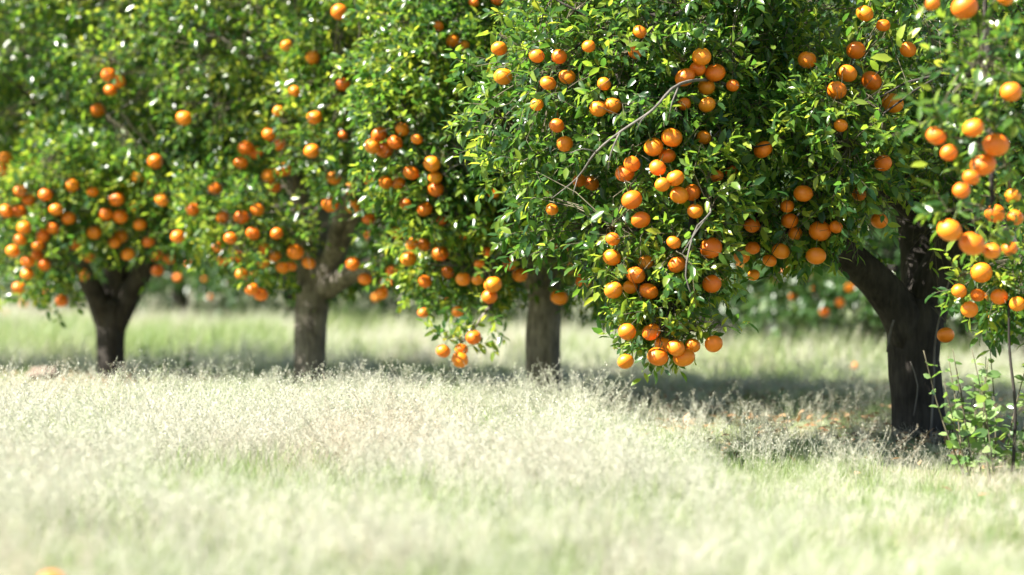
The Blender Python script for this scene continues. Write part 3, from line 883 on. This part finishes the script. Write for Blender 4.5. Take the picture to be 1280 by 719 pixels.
# ------------------------------------------------------------------ oranges
def orange_mesh(seed):
    r_ = np.random.default_rng(seed)
    nu, nv = 20, 13
    v = [(0, 0, .86)]
    for i in range(1, nv):
        th = math.pi * i / nv
        for j in range(nu):
            a = 2 * math.pi * j / nu
            rr = 1 + .012 * math.sin(3 * a + seed) * math.sin(th)
            z = math.cos(th) * (.92 if math.cos(th) > 0 else .90)
            if th < .35:
                z -= .05 * (1 - th / .35)
            v.append((math.sin(th) * math.cos(a) * rr, math.sin(th) * math.sin(a) * rr, z))
    v.append((0, 0, -.88))
    t, q = [], []
    for j in range(nu):
        t.append((0, 1 + j, 1 + (j + 1) % nu))
        o = 1 + (nv - 2) * nu
        t.append((len(v) - 1, o + (j + 1) % nu, o + j))
    for i in range(nv - 2):
        for j in range(nu):
            a, b = 1 + i * nu + j, 1 + i * nu + (j + 1) % nu
            q.append((a, a + nu, b + nu, b))
    return mesh_np('orange', np.array(v), [np.array(t), np.array(q)])


OM = [orange_mesh(s_) for s_ in range(4)]
for m_ in OM:
    m_.materials.append(M_ORANGE)
# stalk: five-lobed calyx with a short bent stem
sv, sq, st = tube(*catmull([(0, 0, .84), (.02, .02, 1.15), (.05, .10, 1.75)], [.07, .055, .05], .25), 6)
cal = [(0, 0, .89)] + [((.26 if j % 2 else .13) * math.cos(j * .6283), (.26 if j % 2 else .13) * math.sin(j * .6283), .885 if j % 2 else .90) for j in range(10)]
ct = np.array([(0, 1 + j, 1 + (j + 1) % 10) for j in range(10)])
SM = mesh_np('stalk', np.vstack([sv, cal]), [sq, st, ct + len(sv)])
SM.materials.append(M_STALK)


def add_orange(P, r, label, group, tilt=.5):
    o = bpy.data.objects.new('orange', OM[random.randrange(4)])
    COL.objects.link(o)
    o.location = P
    k_ = random.uniform(.94, 1.05)
    o.scale = (r * k_, r * k_, r * k_ * random.uniform(.88, 1.02))
    o.rotation_euler = (random.uniform(-tilt, tilt), random.uniform(-tilt, tilt), random.uniform(0, 6.28))
    tag(o, label, 'orange', group)
    s = bpy.data.objects.new('stalk', SM)
    COL.objects.link(s)
    s.parent = o
    return o


for P, r, label, ci in FRUIT:
    add_orange(P, r, label, 'oranges hanging in the front row of trees')
# fruit on the background trees, soft dots under the crowns
for where, pts in BACK_FRUIT:
    for i, (x, y, Y) in enumerate(pts):
        lab = 'blurred background orange ' + (ordinal(i, len(pts), False) + ' ' if len(pts) > 1 else '') + where
        add_orange(at(x, y, Y), .052, lab, 'blurred oranges on the trees behind')


# ------------------------------------------------------------------ grass: tufts scattered by geometry nodes
def blade_tuft(n, hmin, hmax, spread, wid, seed, lean=.5):
    r_ = np.random.default_rng(seed)
    a = r_.uniform(0, 6.283, n); rr = spread * np.sqrt(r_.random(n))
    base = np.c_[rr * np.cos(a), rr * np.sin(a), np.full(n, -.02)]
    H = r_.uniform(hmin, hmax, n)
    la = r_.uniform(0, 6.283, n); le = r_.uniform(.1, lean, n)
    lv = np.c_[np.cos(la), np.sin(la), np.zeros(n)]
    sd = np.c_[-np.sin(la + .6), np.cos(la + .6), np.zeros(n)]
    V = []
    for t, w_ in ((0, 1), (.4, .9), (.75, .6), (1, .05)):
        c = base + lv * (le * H * t * t)[:, None] + np.array([0, 0, 1.0]) * (H * (t - .25 * le * t * t))[:, None]
        V += [c - sd * wid * w_, c + sd * wid * w_]
    V = np.stack(V, 1).reshape(-1, 3)
    q = np.array([(0, 1, 3, 2), (2, 3, 5, 4), (4, 5, 7, 6)])
    return V, (np.arange(n)[:, None, None] * 8 + q[None]).reshape(-1, 4)


def seed_tuft(n, hmin, hmax, spread, seed):
    """flowering stems with feathery open heads"""
    r_ = np.random.default_rng(seed)
    a = r_.uniform(0, 6.283, n); rr = spread * np.sqrt(r_.random(n))
    base = np.c_[rr * np.cos(a), rr * np.sin(a), np.full(n, -.02)]
    H = r_.uniform(hmin, hmax, n)
    la = r_.uniform(0, 6.283, n); le = r_.uniform(.12, .6, n)
    lv = np.c_[np.cos(la), np.sin(la), np.zeros(n)]
    tip = lambda t: base + lv * (le * H * t * t)[:, None] + np.array([0, 0, 1.0]) * (H * (t - .22 * le * t * t))[:, None]
    V, Q = [], []
    v, q = twig_mesh(tip(0.), tip(.6), np.full(n, .0013), np.full(n, .0010), np.zeros((n, 3)))
    V.append(v); Q.append(q)
    off = len(v)
    v, q = twig_mesh(tip(.6), tip(1.), np.full(n, .0010), np.full(n, .0006), np.zeros((n, 3)))
    V.append(v); Q.append(q + off); off += len(v)
    # spikelets: small diamonds on side branches over the upper part
    for k in range(22):
        t = r_.uniform(.55, 1.02, n)
        c = np.stack([tip(tt)[i] for i, tt in enumerate(t)])
        out = unit(r_.normal(size=(n, 3)) + [0, 0, .8]); ln = r_.uniform(.015, .06, n) * (1.25 - t)[:] * 2.2
        e = c + out * ln[:, None]
        d = unit(out + r_.normal(size=(n, 3)) * .5)
        s = unit(np.cross(d, r_.normal(size=(n, 3))))
        L = r_.uniform(.008, .015, n)[:, None]; W = L * .2
        dia = np.stack([e, e + d * L * .5 + s * W, e + d * L, e + d * L * .5 - s * W], 1).reshape(-1, 3)
        V.append(dia); Q.append((np.arange(n)[:, None] * 4 + np.arange(4)[None]) + off); off += len(dia)
        s2 = unit(np.cross(out, [.3, .5, .8])) * .0005
        br = np.stack([c - s2, c + s2, e + s2, e - s2], 1).reshape(-1, 3)
        V.append(br); Q.append((np.arange(n)[:, None] * 4 + np.arange(4)[None]) + off); off += len(br)
    return np.vstack(V), np.vstack(Q)


TUFTS = bpy.data.collections.new('grass_tufts')


def tuft_obj(name, vq, m):
    me = mesh_np(name, vq[0], [vq[1]], False)
    me.materials.append(m)
    o = bpy.data.objects.new(name, me)
    TUFTS.objects.link(o)


# index order follows the names
tuft_obj('tuft_a', seed_tuft(9, .26, .46, .12, 1), M_DRY)
tuft_obj('tuft_b', seed_tuft(9, .24, .42, .12, 2), M_DRY)
tuft_obj('tuft_c', seed_tuft(8, .22, .38, .13, 3), M_DRY)
tuft_obj('tuft_d', blade_tuft(34, .10, .26, .10, .0022, 4), M_GREEN)
tuft_obj('tuft_e', blade_tuft(34, .12, .30, .11, .0020, 5), M_GREEN)
tuft_obj('tuft_f', blade_tuft(30, .08, .22, .11, .0018, 6, .9), M_DRY)
tuft_obj('tuft_g', blade_tuft(30, .10, .30, .11, .0016, 7, .8), M_DRY)


def scatter(name, pts, idx, scl, label=None):
    N = len(pts)
    me = bpy.data.meshes.new(name)
    me.vertices.add(N)
    me.vertices.foreach_set('co', pts.astype(np.float32).ravel())
    me.attributes.new('idx', 'INT', 'POINT').data.foreach_set('value', idx.astype(np.int32))
    me.attributes.new('scl', 'FLOAT', 'POINT').data.foreach_set('value', scl.astype(np.float32))
    rot = np.c_[rng.normal(0, .10, N), rng.normal(0, .10, N), rng.uniform(0, 6.283, N)].astype(np.float32)
    me.attributes.new('rot', 'FLOAT_VECTOR', 'POINT').data.foreach_set('vector', rot.ravel())
    o = link(name, me)
    tag(o, label, None, None, 'stuff')
    g = bpy.data.node_groups.new(name + '_scatter', 'GeometryNodeTree')
    g.interface.new_socket('Geometry', in_out='INPUT', socket_type='NodeSocketGeometry')
    g.interface.new_socket('Geometry', in_out='OUTPUT', socket_type='NodeSocketGeometry')
    n, l = g.nodes, g.links
    gi, go = n.new('NodeGroupInput'), n.new('NodeGroupOutput')
    iop = n.new('GeometryNodeInstanceOnPoints')
    ci = n.new('GeometryNodeCollectionInfo')
    ci.inputs['Collection'].default_value = TUFTS
    ci.inputs['Separate Children'].default_value = True
    ci.inputs['Reset Children'].default_value = True

    def attr(nm, ty):
        a = n.new('GeometryNodeInputNamedAttribute'); a.data_type = ty
        a.inputs['Name'].default_value = nm
        return a.outputs['Attribute']
    l.new(gi.outputs[0], iop.inputs['Points'])
    l.new(ci.outputs[0], iop.inputs['Instance'])
    iop.inputs['Pick Instance'].default_value = True
    l.new(attr('idx', 'INT'), iop.inputs['Instance Index'])
    l.new(attr('rot', 'FLOAT_VECTOR'), iop.inputs['Rotation'])
    l.new(attr('scl', 'FLOAT'), iop.inputs['Scale'])
    l.new(iop.outputs[0], go.inputs[0])
    md = o.modifiers.new('scatter', 'NODES')
    md.node_group = g
    return o


def field(y0, y1, per_m2, half=.27, pad=.8):
    A = (y1 - y0) * ((y0 + y1) * half + 2 * pad)
    n = int(A * per_m2)
    y = np.sqrt(rng.uniform(y0 ** 2, y1 ** 2, n))
    x = rng.uniform(-1, 1, n) * (y * half + pad)
    return np.c_[x, y, ground_z(y)]


TRUNKS = np.array([(2.31, 13.6), (.23, 17.0), (-1.55, 18.5), (-3.35, 20.0)])


def smooth(a, b, x):
    t = np.clip((x - a) / (b - a), 0, 1)
    return t * t * (3 - 2 * t)


def tallness(p):
    """1 = tall dry seeding grass, 0 = short sward; tall on the open side, short under the nearest crown"""
    x, y = p[:, 0], p[:, 1]
    edge = .62 + .08 * (11 - y) + .4 * (vnoise(p, .9) - .5)
    side = 1 - smooth(edge - .25, edge + .45, x) * smooth(6.2, 7.6, y)
    far = 1 - smooth(11.5, 22.0, y)
    return side * far


p = field(3.6, 16, 62)
t = tallness(p)
patch = vnoise(p, .8)
keep = rng.random(len(p)) < t * (.35 + .9 * patch) * (1 - .45 * (1 - smooth(7, 10, p[:, 1])))
p = p[keep]
dryidx = np.where(vnoise(p + 9, .85) + rng.uniform(-.12, .12, len(p)) > .60, rng.integers(3, 5, len(p)), rng.integers(0, 3, len(p)))
low = 1 - .32 * smooth(.02, .12, p[:, 0] / p[:, 1])
scatter('tall_dry_grass', p, dryidx, rng.uniform(.75, 1.12, len(p)) * low)
p = np.vstack([field(3.6, 24, 62), field(3.6, 13, 95)])
t = tallness(p)
g_ = vnoise(p, .7) * .6 + vnoise(p + 3, 2.2) * .4
isg = (g_ + rng.uniform(-.18, .18, len(p))) > (.50 - .10 * (1 - smooth(8, 10, p[:, 1])) - .05 * smooth(.02, .06, p[:, 0] / p[:, 1]))
idx = np.where(isg, rng.integers(3, 5, len(p)), rng.integers(5, 7, len(p)))
sc = rng.uniform(.55, 1.0, len(p)) * (.55 + .45 * t)
near_tr = np.min(np.linalg.norm(p[:, None, :2] - TRUNKS[None], axis=2), 1)
keep = (near_tr > .17)
sc = sc * np.where((np.abs(p[:, 0] - 2.25) < .5) & (p[:, 1] < 13.7) & (p[:, 1] > 11), .55, 1)
scatter('meadow_grass', p[keep], idx[keep], sc[keep])
p = field(22, 62, 14, .26, 2)
g_ = vnoise(p, .35) * .7 + rng.random(len(p)) * .3
idx = np.where(g_ > .56, rng.integers(3, 5, len(p)), rng.integers(5, 7, len(p)))
scatter('far_grass', p, idx, rng.uniform(1.0, 1.8, len(p)))

# loose dry stalks on the shorter sward and round the foot of the nearest trunk
p = field(7.5, 21, 9)
p = p[p[:, 0] > .3]
a_ = rng.uniform(0, 6.283, 60); r_a = rng.uniform(.2, .55, 60)
q = np.c_[2.31 + np.cos(a_) * r_a, 13.55 + np.sin(a_) * r_a, np.zeros(60)]
p = np.vstack([p, q])
foot = (np.abs(p[:, 0] - 2.2) < .55) & (p[:, 1] < 13.8) & (p[:, 1] > 10.8)
scatter('loose_dry_stalks', p, rng.integers(0, 3, len(p)), rng.uniform(.45, .85, len(p)) * np.where(foot, .45, 1))

# fallen leaves lying under the trees
N = 3600
c = TRUNKS[rng.integers(0, 4, N)] + rng.normal(size=(N, 2)) * 1.1
c[:700] = np.c_[rng.uniform(.9, 3.6, 700), rng.uniform(14.5, 19.5, 700)]
z = .035 + .03 * rng.random(N)
d_ = unit(np.c_[rng.normal(size=(N, 2)), rng.normal(size=N) * .25]); up_ = unit(rng.normal(size=(N, 3)) * .3 + [0, 0, 1])
d_, s_, n_ = leaf_frames(d_, up_)
tag(link('leaf_litter', leaves_mesh('leaf_litter', LEAF4, np.c_[c, z], d_, s_, n_, rng.uniform(.05, .09, N), np.ones(N)), M_LITTER), kind='stuff')


# ------------------------------------------------------------------ leafy weeds and small things on the ground
def weed(name, label, base, n_stem, h, spread, seed, lpx, tall=None, cat='weed'):
    r_ = np.random.default_rng(seed)
    root = bpy.data.objects.new(name, None)
    COL.objects.link(root); root.location = base
    tag(root, label, cat)
    for i in range(n_stem):
        a = r_.uniform(0, 6.283); rr = spread * math.sqrt(r_.random())
        b = np.array([rr * math.cos(a), rr * math.sin(a) * .7, -.03])
        H = h * r_.uniform(.55, 1.05)
        e = b + np.array([math.cos(a) * rr * .5 + r_.normal() * .05, r_.normal() * .06, H])
        pth, rad = catmull([b, (b + e) / 2 + r_.normal(size=3) * .02, e], [.0045, .0035, .002], .06)
        v, q, t = tube(pth, rad, 5, 0, i)
        link('stem', mesh_np('stem', v, [q, t]), M_TWIG, root)
        m = int(H / .038)
        for k in range(m):
            s = .22 + .78 * (k + .5) / m
            P = pth[min(len(pth) - 1, int(s * (len(pth) - 1)))] + r_.normal(size=3) * .004
            an = k * 2.4 + i
            d = unit(np.array([[math.cos(an), math.sin(an), r_.uniform(-.2, .7)]]))
            dd, ss, nn = leaf_frames(d, unit(np.array([[-.3, -.6, .8]]) + r_.normal(size=(1, 3)) * .4))
            L = lpx * r_.uniform(.7, 1.25) * (1.15 - .45 * s)
            o = link('leaf', WEED_DATA, None, root)
            A, B, C_ = dd[0] * L, ss[0] * L, nn[0] * L
            o.matrix_local = Matrix(((A[0], B[0], C_[0], P[0]), (A[1], B[1], C_[1], P[1]), (A[2], B[2], C_[2], P[2]), (0, 0, 0, 1)))
    if tall is not None:
        pth, rad = catmull([np.array(q_) - base for q_ in tall[0]], tall[1], .06)
        v, q, t = tube(pth, rad, 6, .08, 9)
        tag(link('cane', mesh_np('cane', v, [q, t]), M_BARK_DARK, root), 'tall bare dark cane')
    return root


wb = at(1250, 603, 10.99) * [1, 1, 0]
weed('leafy_weed', 'bushy green weed with glossy leaves at the right edge beside the nearest trunk', wb, 21, .62, .25, 11, .074,
     ([at(1266, 590, 10.9), at(1269, 510, 10.9), at(1262, 440, 10.9), at(1261, 375, 10.9)], [.008, .007, .006, .005]))
weed('leafy_weed', 'small green sprout growing against the base of the nearest dark trunk', at(1195, 572, 12.4) * [1, 1, 0], 5, .50, .07, 12, .055)
weed('leafy_weed', 'dark green weed clump in pale grass between the two farthest trunks', at(214, 478, 20.3) * [1, 1, 0], 12, .38, .17, 13, .06)


def clod(label, base, r, seed, m=M_CLOD):
    r_ = np.random.default_rng(seed)
    v0 = orange_mesh(1)
    v = np.empty(len(v0.vertices) * 3, np.float32); v0.vertices.foreach_get('co', v); v = v.reshape(-1, 3)
    f = [np.array([list(p.vertices) for p in v0.polygons if len(p.vertices) == k]) for k in (3, 4)]
    v = v * (1 + .35 * (vnoise(v + seed * 5, 1.7)[:, None] - .5) * 2 + .15 * (vnoise(v + seed, 4)[:, None] - .5) * 2) * np.array([1.3, 1.0, .62]) * r
    bpy.data.meshes.remove(v0)
    o = link('soil_clod', mesh_np('soil_clod', v, f), m)
    o.location = base
    tag(o, label, 'clod of soil')


clod('dark lump of soil in the grass in front of the nearest trunk', at(1097, 588, 11.75), .055, 1)
clod('blurred dark clod on bare ground beyond the lowest hanging bunch', at(1013, 440, 26.5) * [1, 1, 0] + [0, 0, .05], .16, 2)
clod('blurred clod at left on the ground before the farthest trunk', at(55, 474, 19.2) * [1, 1, 0] + [0, 0, .12], .10, 3)
# fallen fruit
for (x, y, Y, lab) in [(1196, 570, 12.1, 'fallen orange in dry grass beside the foot of the leafy weed'), (1068, 458, 21.5, 'fallen orange blurred in the grass behind the nearest trunk'),
                       (66, 735, 5.6, 'very blurred fallen orange at the bottom left corner in grass')]:
    o = add_orange(at(x, y, Y), .036, lab, None, 2.5)
